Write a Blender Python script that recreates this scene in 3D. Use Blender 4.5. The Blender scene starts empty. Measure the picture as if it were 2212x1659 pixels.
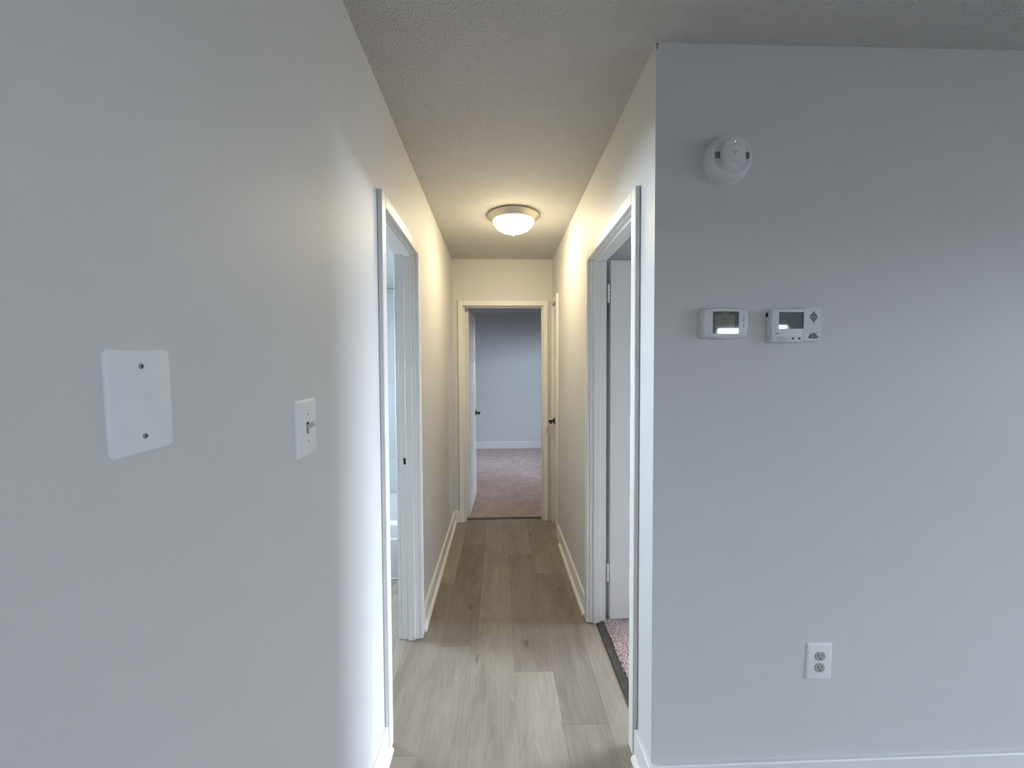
import bpy, bmesh, math, random
from mathutils import Vector, Matrix
random.seed(7)
PI = math.pi
scene = bpy.context.scene
C = scene.collection

# ------------------------------------------------------------------ camera
F_PX, YAW, PITCH, ROLL, CAM_H = 865.46, 0.0320, 0.0331, -0.0045, 1.4128
def camera_matrix():
    cy, sy = math.cos(YAW), math.sin(YAW)
    f = Vector((sy, cy, 0)); r = Vector((cy, -sy, 0)); u = Vector((0, 0, 1))
    cp, sp = math.cos(PITCH), math.sin(PITCH)
    f2 = cp * f - sp * u; u2 = sp * f + cp * u
    cr, sr = math.cos(ROLL), math.sin(ROLL)
    r3 = cr * r + sr * u2; u3 = -sr * r + cr * u2
    m = Matrix.Identity(4)
    for i in range(3):
        m[i][0] = r3[i]; m[i][1] = u3[i]; m[i][2] = -f2[i]
    m[2][3] = CAM_H
    return m
cam_d = bpy.data.cameras.new('camera'); cam = bpy.data.objects.new('camera', cam_d); C.objects.link(cam)
cam_d.sensor_fit = 'HORIZONTAL'; cam_d.sensor_width = 36.0; cam_d.lens = F_PX / 2212 * 36.0
cam_d.clip_start = 0.02; cam_d.clip_end = 100
cam.matrix_world = camera_matrix(); scene.camera = cam

# ------------------------------------------------------------------ world, daylight, exposure
vs = scene.view_settings
vs.view_transform = 'Standard'; vs.look = 'None'; vs.gamma = 1.0; vs.use_curve_mapping = False
vs.exposure = 0.0
w = bpy.data.worlds.new('daylight'); scene.world = w; w.use_nodes = True
bg = w.node_tree.nodes['Background']; bg.inputs[0].default_value = (0.72, 0.84, 1.0, 1); bg.inputs[1].default_value = 0.25

SKY = (0.748, 0.857, 1.0)
def sky_panel(name, loc, facing, width, height, power, col=SKY, spread=180):
    """a piece of open sky standing well outside a window, from the horizon upwards"""
    d = bpy.data.lights.new(name, 'AREA'); d.shape = 'RECTANGLE'; d.size = width; d.size_y = height
    d.energy = power; d.color = col; d.spread = math.radians(spread)
    o = bpy.data.objects.new(name, d); C.objects.link(o)
    o.location = loc; o.rotation_euler = Vector(facing).to_track_quat('-Z', 'Z').to_euler()
    return o
# daylight outside the living room windows (right wall, back wall), the bedroom, the bathroom and the far room
sky_panel('sky_living_right', (6.00, -1.20, 3.00), (-1, 0.2, -0.3), 4.0, 2.0, 340)
sky_panel('sky_patio', (3.40, -4.80, 3.13), (0, 1, 0), 4.6, 2.16, 1700)
sky_panel('sky_bedroom', (5.50, 2.75, 2.80), (-1, -0.15, -0.25), 2.4, 2.4, 490, spread=80)
sky_panel('sky_bathroom', (-3.40, 3.00, 2.60), (1, 0, -0.25), 3.0, 2.2, 1500, (0.72, 0.865, 1.0))
sky_panel('sky_far_room', (4.00, 5.10, 3.38), (-1, 0.25, -0.3), 3.2, 2.1, 2300, (0.70, 0.83, 1.0))
scene.cycles.max_bounces = 6; scene.cycles.diffuse_bounces = 5; scene.cycles.glossy_bounces = 2
scene.cycles.transmission_bounces = 2; scene.cycles.transparent_max_bounces = 6
scene.cycles.use_light_tree = False; scene.cycles.caustics_reflective = False; scene.cycles.caustics_refractive = False

# ------------------------------------------------------------------ plan (metres, camera stands at x=0, y=0)
XL, XR = -0.4282, 0.4981          # hall walls
YE, YF = 3.7238, 1.2766           # end wall of hall, thermostat wall
H = 2.44; T = 0.091               # ceiling height, wall thickness
HEAD = 2.008; CW = 0.050; CT = 0.018; JT = 0.018
LX1, LY0 = 4.40, -3.20            # living room right wall, back wall
BX0, BY0, BY1 = -2.10, 1.00, 3.46 # bathroom
RX1, RY0, RY1 = 3.80, YF + T, 3.28  # bedroom on the right
FX0, FX1, FY0, FY1 = -1.80, 2.20, YE + T, 7.20  # far room

# ------------------------------------------------------------------ materials
def mat(name, col, rough=0.5, metal=0.0, bump=None, spec=None, emit=None, coat=0.0, vary=0.0, vscale=2.0):
    m = bpy.data.materials.new(name); m.use_nodes = True
    nt = m.node_tree; N = nt.nodes; L = nt.links; b = N['Principled BSDF']
    b.inputs['Base Color'].default_value = (*col, 1); b.inputs['Roughness'].default_value = rough
    b.inputs['Metallic'].default_value = metal
    if spec is not None: b.inputs['Specular IOR Level'].default_value = spec
    if coat: b.inputs['Coat Weight'].default_value = coat; b.inputs['Coat Roughness'].default_value = 0.03
    if emit: b.inputs['Emission Color'].default_value = (*emit[0], 1); b.inputs['Emission Strength'].default_value = emit[1]
    tc = None
    if bump or vary:
        tc = N.new('ShaderNodeNewGeometry')
    if bump:
        scale, strength, dist = bump
        n = N.new('ShaderNodeTexNoise'); n.inputs['Scale'].default_value = scale; n.inputs['Detail'].default_value = 1
        L.new(tc.outputs['Position'], n.inputs['Vector'])
        bp = N.new('ShaderNodeBump'); bp.inputs['Strength'].default_value = strength; bp.inputs['Distance'].default_value = dist
        L.new(n.outputs['Fac'], bp.inputs['Height']); L.new(bp.outputs['Normal'], b.inputs['Normal'])
    if vary:
        n2 = N.new('ShaderNodeTexNoise'); n2.inputs['Scale'].default_value = vscale; n2.inputs['Detail'].default_value = 4
        L.new(tc.outputs['Position'], n2.inputs['Vector'])
        r = N.new('ShaderNodeMapRange'); r.inputs['To Min'].default_value = 1 - vary; r.inputs['To Max'].default_value = 1 + vary
        r.inputs['From Min'].default_value = 0.3; r.inputs['From Max'].default_value = 0.7
        L.new(n2.outputs['Fac'], r.inputs['Value'])
        mx = N.new('ShaderNodeVectorMath'); mx.operation = 'SCALE'; mx.inputs[0].default_value = col
        L.new(r.outputs['Result'], mx.inputs['Scale']); L.new(mx.outputs['Vector'], b.inputs['Base Color'])
    return m

M = {}
M['wall'] = mat('wall_paint_grey', (0.660, 0.660, 0.655), 0.55, bump=(220, 0.10, 0.002))
M['bath_wall'] = mat('bathroom_paint', (0.66, 0.68, 0.69), 0.5, bump=(220, 0.10, 0.002))
M['trim'] = mat('trim_white_paint', (0.80, 0.80, 0.785), 0.38)
M['door'] = mat('door_white_paint', (0.78, 0.78, 0.77), 0.42)
M['hinge'] = mat('painted_hinge', (0.76, 0.76, 0.74), 0.4, vary=0.05, vscale=90)
M['black'] = mat('black_metal', (0.012, 0.012, 0.013), 0.42, metal=0.3)
M['plate'] = mat('plate_white_plastic', (0.83, 0.84, 0.84), 0.38, vary=0.02, vscale=40)
M['plate_metal'] = mat('plate_white_enamel', (0.80, 0.83, 0.85), 0.35, bump=(500, 0.06, 0.0005), vary=0.02, vscale=30)
M['toggle'] = mat('toggle_ivory', (0.56, 0.54, 0.49), 0.4)
M['recept'] = mat('receptacle_grey', (0.42, 0.415, 0.39), 0.45)
M['slot'] = mat('slot_dark', (0.02, 0.02, 0.02), 0.6)
M['screw'] = mat('screw_zinc', (0.42, 0.44, 0.47), 0.4, metal=0.7)
M['det'] = mat('detector_white_plastic', (0.74, 0.74, 0.76), 0.45)
M['det_slot'] = mat('detector_slot_grey', (0.12, 0.125, 0.13), 0.6)
M['print'] = mat('print_grey', (0.30, 0.31, 0.33), 0.6)
M['led'] = mat('led_lit', (0.9, 1, 0.9), 0.3, emit=((0.85, 1.0, 0.9), 2.5))
M['thermo'] = mat('thermostat_white', (0.72, 0.74, 0.77), 0.4)
M['thermo2'] = mat('thermostat_cool_white', (0.78, 0.81, 0.83), 0.4)
M['bezel'] = mat('screen_surround_olive', (0.105, 0.110, 0.098), 0.04, coat=1.0)
M['lcd'] = mat('lcd_green_grey', (0.205, 0.215, 0.175), 0.04, coat=1.0)
M['lcd2'] = mat('lcd_dark_green', (0.125, 0.155, 0.150), 0.03, coat=1.0)
M['segment'] = mat('lcd_segment', (0.065, 0.070, 0.055), 0.3)
M['button'] = mat('button_grey', (0.20, 0.195, 0.19), 0.5)
M['button_edge'] = mat('button_dark', (0.07, 0.07, 0.08), 0.5)
M['door_cover'] = mat('battery_cover_grey', (0.60, 0.61, 0.63), 0.5)
M['nickel'] = mat('satin_nickel', (0.62, 0.57, 0.49), 0.36, metal=0.55)
M['tub'] = mat('tub_white_enamel', (0.82, 0.84, 0.86), 0.2)
M['surround'] = mat('surround_white', (0.83, 0.88, 0.92), 0.3, bump=(6, 0.05, 0.01))
M['strip'] = mat('dark_transition_strip', (0.055, 0.050, 0.043), 0.45, vary=0.25, vscale=30)
M['chip'] = mat('bare_plaster', (0.86, 0.85, 0.83), 0.8)
M['mark'] = mat('scuff_dark', (0.20, 0.18, 0.15), 0.8)
M['subfloor'] = mat('subfloor', (0.25, 0.23, 0.2), 0.8)
M['frame'] = mat('window_frame_white', (0.8, 0.8, 0.8), 0.4)

def glass_mat():
    m = bpy.data.materials.new('window_glass'); m.use_nodes = True
    nt = m.node_tree; N = nt.nodes; L = nt.links
    for n in list(N):
        if n.type == 'BSDF_PRINCIPLED': N.remove(n)
    out = [n for n in N if n.type == 'OUTPUT_MATERIAL'][0]
    t = N.new('ShaderNodeBsdfTransparent'); g = N.new('ShaderNodeBsdfGlossy'); g.inputs['Roughness'].default_value = 0.02
    mx = N.new('ShaderNodeMixShader'); mx.inputs[0].default_value = 0.06
    L.new(t.outputs[0], mx.inputs[1]); L.new(g.outputs[0], mx.inputs[2]); L.new(mx.outputs[0], out.inputs['Surface'])
    return m
M['glass'] = glass_mat()

def ceiling_mat():
    m = bpy.data.materials.new('ceiling_textured'); m.use_nodes = True
    nt = m.node_tree; N = nt.nodes; L = nt.links; b = N['Principled BSDF']
    b.inputs['Base Color'].default_value = (0.61, 0.605, 0.59, 1); b.inputs['Roughness'].default_value = 0.8
    g = N.new('ShaderNodeNewGeometry')
    n = N.new('ShaderNodeTexNoise'); n.inputs['Scale'].default_value = 125; n.inputs['Detail'].default_value = 2; n.inputs['Roughness'].default_value = 0.6
    v = N.new('ShaderNodeTexVoronoi'); v.inputs['Scale'].default_value = 150
    L.new(g.outputs['Position'], n.inputs['Vector']); L.new(g.outputs['Position'], v.inputs['Vector'])
    a = N.new('ShaderNodeMath'); a.operation = 'ADD'; L.new(n.outputs['Fac'], a.inputs[0])
    s = N.new('ShaderNodeMath'); s.operation = 'MULTIPLY'; s.inputs[1].default_value = 0.35
    L.new(v.outputs['Distance'], s.inputs[0]); L.new(s.outputs[0], a.inputs[1])
    bp = N.new('ShaderNodeBump'); bp.inputs['Strength'].default_value = 0.9; bp.inputs['Distance'].default_value = 0.009
    L.new(a.outputs[0], bp.inputs['Height']); L.new(bp.outputs['Normal'], b.inputs['Normal'])
    return m
M['ceiling'] = ceiling_mat()

def plank_mat():
    m = bpy.data.materials.new('vinyl_oak_plank'); m.use_nodes = True
    nt = m.node_tree; N = nt.nodes; L = nt.links; b = N['Principled BSDF']
    g = N.new('ShaderNodeNewGeometry'); oi = N.new('ShaderNodeObjectInfo')
    # every plank takes its print from another place
    sc = N.new('ShaderNodeVectorMath'); sc.operation = 'SCALE'; sc.inputs[0].default_value = (13.7, 31.3, 7.1)
    L.new(oi.outputs['Random'], sc.inputs['Scale'])
    ad = N.new('ShaderNodeVectorMath'); ad.operation = 'ADD'
    L.new(g.outputs['Position'], ad.inputs[0]); L.new(sc.outputs['Vector'], ad.inputs[1])
    def noise(scale, sx, sy, detail=5, dist=0.0):
        mp = N.new('ShaderNodeMapping'); mp.inputs['Scale'].default_value = (sx, sy, 1)
        L.new(ad.outputs['Vector'], mp.inputs['Vector'])
        n = N.new('ShaderNodeTexNoise'); n.inputs['Scale'].default_value = scale; n.inputs['Detail'].default_value = detail
        n.inputs['Distortion'].default_value = dist
        L.new(mp.outputs['Vector'], n.inputs['Vector']); return n
    fine = noise(30, 6, 0.14, 4)
    broad = noise(5, 2.0, 0.45, 3, 0.8)
    mp = N.new('ShaderNodeMapping'); mp.inputs['Scale'].default_value = (5.0, 1.0, 1); L.new(ad.outputs['Vector'], mp.inputs['Vector'])
    wv = N.new('ShaderNodeTexNoise'); wv.inputs['Scale'].default_value = 2.2; wv.inputs['Detail'].default_value = 1; L.new(mp.outputs['Vector'], wv.inputs['Vector'])
    mul = N.new('ShaderNodeMath'); mul.operation = 'MULTIPLY'; mul.inputs[1].default_value = 16; L.new(wv.outputs['Fac'], mul.inputs[0])
    fr = N.new('ShaderNodeMath'); fr.operation = 'PINGPONG'; fr.inputs[1].default_value = 1.0; L.new(mul.outputs[0], fr.inputs[0])
    # knots: sparse dark stretched cells
    mk = N.new('ShaderNodeMapping'); mk.inputs['Scale'].default_value = (4.6, 1.7, 1); L.new(ad.outputs['Vector'], mk.inputs['Vector'])
    vo = N.new('ShaderNodeTexVoronoi'); vo.voronoi_dimensions = '2D'; vo.inputs['Scale'].default_value = 1.0; L.new(mk.outputs['Vector'], vo.inputs['Vector'])
    nw = noise(40, 1, 0.5, 3)
    nwm = N.new('ShaderNodeMath'); nwm.operation = 'MULTIPLY'; nwm.inputs[1].default_value = 0.10; L.new(nw.outputs['Fac'], nwm.inputs[0])
    va = N.new('ShaderNodeMath'); va.operation = 'ADD'; L.new(vo.outputs['Distance'], va.inputs[0]); L.new(nwm.outputs[0], va.inputs[1])
    kr = N.new('ShaderNodeMapRange'); kr.inputs['From Min'].default_value = 0.065; kr.inputs['From Max'].default_value = 0.125
    kr.inputs['To Max'].default_value = 1.0; L.new(va.outputs[0], kr.inputs['Value'])
    sx = N.new('ShaderNodeSeparateXYZ'); L.new(vo.outputs['Color'], sx.inputs[0])   # only some cells carry a knot, of varied depth
    kd = N.new('ShaderNodeMapRange'); kd.inputs['From Min'].default_value = 0.5; kd.inputs['From Max'].default_value = 1.0
    kd.inputs['To Min'].default_value = 1.0; kd.inputs['To Max'].default_value = 0.42; L.new(sx.outputs['X'], kd.inputs['Value'])
    L.new(kd.outputs['Result'], kr.inputs['To Min'])
    ramp = N.new('ShaderNodeMixRGB'); ramp.inputs[1].default_value = (0.176, 0.146, 0.116, 1); ramp.inputs[2].default_value = (0.375, 0.333, 0.285, 1)
    s1 = N.new('ShaderNodeMath'); s1.operation = 'MULTIPLY_ADD'; s1.inputs[1].default_value = 0.6; L.new(fine.outputs['Fac'], s1.inputs[0])
    s2 = N.new('ShaderNodeMath'); s2.operation = 'MULTIPLY_ADD'; s2.inputs[1].default_value = 0.9; s2.inputs[2].default_value = -0.30; L.new(broad.outputs['Fac'], s2.inputs[0])
    L.new(s2.outputs[0], s1.inputs[2])
    s3 = N.new('ShaderNodeMath'); s3.operation = 'MULTIPLY_ADD'; s3.inputs[1].default_value = 0.13; L.new(fr.outputs[0], s3.inputs[0]); L.new(s1.outputs[0], s3.inputs[2])
    L.new(s3.outputs[0], ramp.inputs[0])
    m1 = N.new('ShaderNodeMixRGB'); m1.blend_type = 'MULTIPLY'; m1.inputs[0].default_value = 1
    L.new(ramp.outputs[0], m1.inputs[1]); L.new(kr.outputs['Result'], m1.inputs[2])
    m2 = N.new('ShaderNodeMixRGB'); m2.blend_type = 'MULTIPLY'; m2.inputs[0].default_value = 1
    L.new(m1.outputs[0], m2.inputs[1]); L.new(oi.outputs['Color'], m2.inputs[2])
    L.new(m2.outputs[0], b.inputs['Base Color'])
    b.inputs['Roughness'].default_value = 0.42; b.inputs['Specular IOR Level'].default_value = 0.22
    bp = N.new('ShaderNodeBump'); bp.inputs['Strength'].default_value = 0.12; bp.inputs['Distance'].default_value = 0.001
    L.new(fine.outputs['Fac'], bp.inputs['Height']); L.new(bp.outputs['Normal'], b.inputs['Normal'])
    return m
M['plank'] = plank_mat()

def carpet_mat():
    m = bpy.data.materials.new('carpet_mauve_brown'); m.use_nodes = True
    nt = m.node_tree; N = nt.nodes; L = nt.links; b = N['Principled BSDF']
    g = N.new('ShaderNodeNewGeometry')
    n = N.new('ShaderNodeTexNoise'); n.inputs['Scale'].default_value = 170; n.inputs['Detail'].default_value = 2
    n2 = N.new('ShaderNodeTexNoise'); n2.inputs['Scale'].default_value = 7; n2.inputs['Detail'].default_value = 5
    L.new(g.outputs['Position'], n.inputs['Vector']); L.new(g.outputs['Position'], n2.inputs['Vector'])
    a = N.new('ShaderNodeMath'); a.operation = 'MULTIPLY_ADD'; a.inputs[1].default_value = 1.2; L.new(n.outputs['Fac'], a.inputs[0])
    s = N.new('ShaderNodeMath'); s.operation = 'MULTIPLY_ADD'; s.inputs[1].default_value = 0.8; s.inputs[2].default_value = -0.5; L.new(n2.outputs['Fac'], s.inputs[0])
    L.new(s.outputs[0], a.inputs[2])
    mx = N.new('ShaderNodeMixRGB'); mx.inputs[1].default_value = (0.37, 0.295, 0.275, 1); mx.inputs[2].default_value = (0.82, 0.685, 0.655, 1)
    L.new(a.outputs[0], mx.inputs[0]); L.new(mx.outputs[0], b.inputs['Base Color'])
    b.inputs['Roughness'].default_value = 0.95; b.inputs['Specular IOR Level'].default_value = 0.1
    return m
M['carpet'] = carpet_mat()

LAMP = 0.71   # brightness of the hall lamp
def dome_mat():
    """frosted bowl, brightest where it faces down under the bulbs"""
    m = bpy.data.materials.new('lit_frosted_glass'); m.use_nodes = True
    N = m.node_tree.nodes; L = m.node_tree.links; b = N['Principled BSDF']
    b.inputs['Base Color'].default_value = (0.9, 0.85, 0.75, 1); b.inputs['Roughness'].default_value = 0.3
    b.inputs['Emission Color'].default_value = (1.0, 0.815, 0.50, 1)
    g = N.new('ShaderNodeNewGeometry'); sp = N.new('ShaderNodeSeparateXYZ'); L.new(g.outputs['Normal'], sp.inputs[0])
    mr = N.new('ShaderNodeMapRange'); mr.inputs['From Min'].default_value = 0.0; mr.inputs['From Max'].default_value = -1.0
    mr.inputs['To Min'].default_value = 25.0*LAMP; mr.inputs['To Max'].default_value = 118.0*LAMP
    L.new(sp.outputs['Z'], mr.inputs['Value']); L.new(mr.outputs['Result'], b.inputs['Emission Strength'])
    return m
M['dome'] = dome_mat()

# ------------------------------------------------------------------ mesh helpers
def box(bm, x0, x1, y0, y1, z0, z1, bev=0.0, seg=2):
    vs_ = [bm.verts.new(p) for p in ((x0,y0,z0),(x1,y0,z0),(x1,y1,z0),(x0,y1,z0),(x0,y0,z1),(x1,y0,z1),(x1,y1,z1),(x0,y1,z1))]
    fs = [bm.faces.new([vs_[i] for i in q]) for q in ((3,2,1,0),(4,5,6,7),(0,1,5,4),(1,2,6,5),(2,3,7,6),(3,0,4,7))]
    if bev:
        es = list({e for f in fs for e in f.edges})
        bmesh.ops.bevel(bm, geom=es, offset=bev, segments=seg, profile=0.5, affect='EDGES')
def prism(bm, pts, axis, a0, a1):
    """polygon pts (u,v) extruded along axis; u,v are the other two axes in order"""
    def P(u, v, a):
        return {'x': (a, u, v), 'y': (u, a, v), 'z': (u, v, a)}[axis]
    A = [bm.verts.new(P(u, v, a0)) for u, v in pts]; B = [bm.verts.new(P(u, v, a1)) for u, v in pts]
    n = len(pts)
    bm.faces.new(A); bm.faces.new(B[::-1])
    for i in range(n): bm.faces.new((A[i], B[i], B[(i+1) % n], A[(i+1) % n]))
def lathe(bm, prof, n=48, center=(0,0,0), axis='z', caps=True):
    rings = []
    for r, h in prof:
        ring = []
        for i in range(n):
            a = 2*PI*i/n; c, s = r*math.cos(a), r*math.sin(a)
            p = {'z': (c, s, h), 'y': (c, h, s), 'x': (h, c, s)}[axis]
            ring.append(bm.verts.new((p[0]+center[0], p[1]+center[1], p[2]+center[2])))
        rings.append(ring)
    for a, b in zip(rings, rings[1:]):
        for i in range(n): bm.faces.new((a[i], a[(i+1)%n], b[(i+1)%n], b[i]))
    if caps:
        bm.faces.new(rings[0]); bm.faces.new(rings[-1])
def rrect(cx, cz, w_, h_, r, n=6):
    pts = []
    for qx, qz, a0 in ((1,1,0),(-1,1,90),(-1,-1,180),(1,-1,270)):
        for i in range(n+1):
            a = math.radians(a0 + 90*i/n)
            pts.append((cx+qx*(w_/2-r)+r*math.cos(a), cz+qz*(h_/2-r)+r*math.sin(a)))
    return pts
def loft(bm, loops, cap0=True, cap1=True):
    R = [[bm.verts.new(p) for p in lp] for lp in loops]
    n = len(R[0])
    for a, b in zip(R, R[1:]):
        for i in range(n): bm.faces.new((a[i], a[(i+1)%n], b[(i+1)%n], b[i]))
    if cap0: bm.faces.new(R[0])
    if cap1: bm.faces.new(R[-1])
def obj(name, bm, m, parent=None, smooth=False):
    bmesh.ops.recalc_face_normals(bm, faces=bm.faces)
    me = bpy.data.meshes.new(name); bm.to_mesh(me); bm.free()
    o = bpy.data.objects.new(name, me); C.objects.link(o)
    me.materials.append(M[m] if isinstance(m, str) else m)
    if smooth:
        for p in me.polygons: p.use_smooth = True
        try: me.set_sharp_from_angle(angle=math.radians(38))
        except Exception: pass
    if parent: o.parent = parent
    return o
def B(): return bmesh.new()
def bx(name, dims, m, parent=None, bev=0.0, seg=2):
    b = B(); box(b, *dims, bev=bev, seg=seg); return obj(name, b, m, parent, smooth=bool(bev))
def tag(o, label, cat, group=None, kind=None):
    o['label'] = label; o['category'] = cat
    if group: o['group'] = group
    if kind: o['kind'] = kind
    return o
def thing(name, loc, rotz=0.0, label='', cat='', group=None, kind=None):
    o = bpy.data.objects.new(name, None); C.objects.link(o); o.empty_display_size = 0.05
    o.location = loc; o.rotation_euler = (0, 0, rotz)
    return tag(o, label, cat, group, kind)
def struct(name, bm, m, label, cat):
    return tag(obj(name, bm, m), label, cat, kind='structure')

# ------------------------------------------------------------------ room shell
O_ = JT  # rough opening is wider than the clear opening by the jamb boards
LD0, LD1 = 1.4992, 2.0832         # bathroom door (left wall), clear opening along y
RD0, RD1 = 1.4563, 2.1837         # bedroom door (right wall)
CD0, CD1 = 3.395, 3.660           # closet door (right wall)
ED0, ED1 = -0.3255, 0.4081        # end door, along x

b = B()
box(b, XL-T, XL, LY0, LD0-O_, 0, H); box(b, XL-T, XL, LD1+O_, YE+T, 0, H); box(b, XL-T, XL, LD0-O_, LD1+O_, HEAD+O_, H)
wall_left = struct('wall_left', b, 'wall', 'pale grey painted wall with wall plates and the bathroom doorway', 'wall')
b = B()
box(b, XR, XR+T, YF+T, RD0-O_, 0, H); box(b, XR, XR+T, RD1+O_, CD0-O_, 0, H)
box(b, XR, XR+T, RD0-O_, RD1+O_, HEAD+O_, H); box(b, XR, XR+T, CD0-O_, CD1+O_, HEAD+O_, H)
box(b, XR, XR+T, CD1+O_, YE, 0, H)
wall_right = struct('wall_right', b, 'wall', 'hall wall with the bedroom doorway, warmly lit near the ceiling lamp', 'wall')
b = B(); box(b, XR, LX1+0.1, YF, YF+T, 0, H)
wall_front = struct('wall_front', b, 'wall', 'wide grey wall carrying two thermostats, smoke alarm and outlet', 'wall')
b = B()
box(b, XL, ED0-O_, YE, YE+T, 0, H); box(b, ED1+O_, XR+T, YE, YE+T, 0, H); box(b, ED0-O_, ED1+O_, YE, YE+T, HEAD+O_, H)
struct('wall_end', b, 'wall', 'short wall over the doorway closing the hall', 'wall')
# living room behind the camera: right wall and back wall with a patio door opening
LW = (-1.55, 0.75, 0.10, 2.06)
b = B()
box(b, LX1, LX1+0.1, LY0, LW[0], 0, H); box(b, LX1, LX1+0.1, LW[1], YF, 0, H)
box(b, LX1, LX1+0.1, LW[0], LW[1], 0, LW[2]); box(b, LX1, LX1+0.1, LW[0], LW[1], LW[3], H)
struct('wall_living_right', b, 'wall', 'living room side wall out of view with its wide window', 'wall')
PX0, PX1, PZ = 3.12, 4.27, 2.06
BWN = (0.30, 1.90, 0.75, 2.06)  # opening of the added back window
b = B(); box(b, XL-T, BWN[0], LY0-0.1, LY0, 0, H); box(b, BWN[1], PX0, LY0-0.1, LY0, 0, H)
box(b, BWN[0], BWN[1], LY0-0.1, LY0, 0, BWN[2]); box(b, BWN[0], BWN[1], LY0-0.1, LY0, BWN[3], H); box(b, PX1, LX1+0.1, LY0-0.1, LY0, 0, H); box(b, PX0, PX1, LY0-0.1, LY0, PZ, H)
struct('wall_back', b, 'wall', 'living room wall behind the camera with the patio door', 'wall')
# bathroom
BW = (2.15, 2.95, 1.25, 2.02)
b = B()
box(b, BX0-0.1, BX0, BY0, BW[0], 0, H); box(b, BX0-0.1, BX0, BW[1], BY1+0.1, 0, H)
box(b, BX0-0.1, BX0, BW[0], BW[1], 0, BW[2]); box(b, BX0-0.1, BX0, BW[0], BW[1], BW[3], H)
struct('wall_bathroom_left', b, 'bath_wall', 'bathroom outer wall with its window', 'wall')
b = B(); box(b, BX0, XL-T, BY1, BY1+0.1, 0, H)
wall_bath = struct('wall_bathroom_end', b, 'bath_wall', 'bathroom wall behind the tub with white surround panels', 'wall')
b = B(); box(b, BX0, XL-T, BY0-0.1, BY0, 0, H)
struct('wall_bathroom_near', b, 'bath_wall', 'near bathroom wall out of view', 'wall')
b = B(); box(b, BX0, XL-T, BY0, BY1, 2.115, 2.20)
struct('ceiling_bathroom', b, 'bath_wall', 'low bathroom ceiling seen through the left doorway', 'ceiling')
# bedroom on the right
RWN = (1.85, 3.05, 0.85, 2.05)
b = B()
box(b, RX1, RX1+0.1, RY0, RWN[0], 0, H); box(b, RX1, RX1+0.1, RWN[1], RY1, 0, H)
box(b, RX1, RX1+0.1, RWN[0], RWN[1], 0, RWN[2]); box(b, RX1, RX1+0.1, RWN[0], RWN[1], RWN[3], H)
struct('wall_bedroom_outer', b, 'wall', 'bedroom outer wall with its window', 'wall')
b = B(); box(b, XR+T, RX1+0.1, RY1, RY1+0.09, 0, H)
struct('wall_bedroom_far', b, 'wall', 'bedroom far wall behind the open door', 'wall')
b = B(); box(b, XR+T, 1.45, 2.285, RY1, 0, H)  # added block, shuts out bedroom light so the hinge gap stays dark
struct('wall_gap_blocker', b, 'wall', 'added wall block close behind the open door, darkening its hinge gap', 'wall')
# linen closet behind its closed door
b = B(); box(b, 1.05, 1.10, RY1+0.09, YE, 0, H)
struct('wall_closet_back', b, 'wall', 'back of the linen closet out of view', 'wall')
# far room
FW = (4.75, 6.35, 0.80, 2.05)
b = B()
box(b, FX1, FX1+0.1, FY0, FW[0], 0, H); box(b, FX1, FX1+0.1, FW[1], FY1+0.1, 0, H)
box(b, FX1, FX1+0.1, FW[0], FW[1], 0, FW[2]); box(b, FX1, FX1+0.1, FW[0], FW[1], FW[3], H)
struct('wall_far_room_right', b, 'wall', 'far room outer wall with its window', 'wall')
b = B(); box(b, FX0, FX1, FY1, FY1+0.1, 0, H)
struct('wall_far_room_end', b, 'wall', 'bluish grey wall seen through the end doorway above carpet', 'wall')
b = B(); box(b, FX0-0.1, FX0, FY0, FY1+0.1, 0, H)
struct('wall_far_room_left', b, 'wall', 'far room left wall hidden behind the open door', 'wall')
b = B(); box(b, FX0, XL-T, YE, YE+T, 0, H); box(b, XR+T, FX1, YE, YE+T, 0, H)
struct('wall_far_room_near', b, 'wall', 'far room near wall out of view beside the doorway', 'wall')
# ceiling
b = B(); box(b, -2.3, LX1+0.1, LY0-0.1, FY1+0.1, H, H+0.1)
struct('ceiling', b, 'ceiling', 'textured off white ceiling over hall and living room', 'ceiling')
# subfloor
b = B(); box(b, -2.3, LX1+0.1, LY0-0.1, FY1+0.1, -0.12, -0.006)
floor = struct('floor', b, 'subfloor', 'grey brown wood look plank floor of the hall', 'floor')

# ------------------------------------------------------------------ planks, each a part of the floor
PW, PL = 0.1845, 1.199
def plank(x0, x1, y0, y1, tone):
    g = 0.00015; c = 0.0004; z1, zc, z0 = 0.0, -0.0004, -0.006
    x0 += g; x1 -= g; y0 += g; y1 -= g
    v = [(x0,y0,z0),(x1,y0,z0),(x1,y1,z0),(x0,y1,z0),(x0,y0,zc),(x1,y0,zc),(x1,y1,zc),(x0,y1,zc),
         (x0+c,y0+c,z1),(x1-c,y0+c,z1),(x1-c,y1-c,z1),(x0+c,y1-c,z1)]
    f = [(3,2,1,0),(8,9,10,11)]
    for a, d in ((0,4),(4,8)):
        for i in range(4): f.append((a+i, a+(i+1)%4, d+(i+1)%4, d+i))
    me = bpy.data.meshes.new('plank'); me.from_pydata(v, [], f); me.materials.append(M['plank'])
    o = bpy.data.objects.new('plank', me); C.objects.link(o); o.parent = floor; o.color = tone
joints = {-3: 2.637, -2: 2.020, -1: 2.2476, 0: 1.8316, 1: 1.5456, 2: 2.45}
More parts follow.
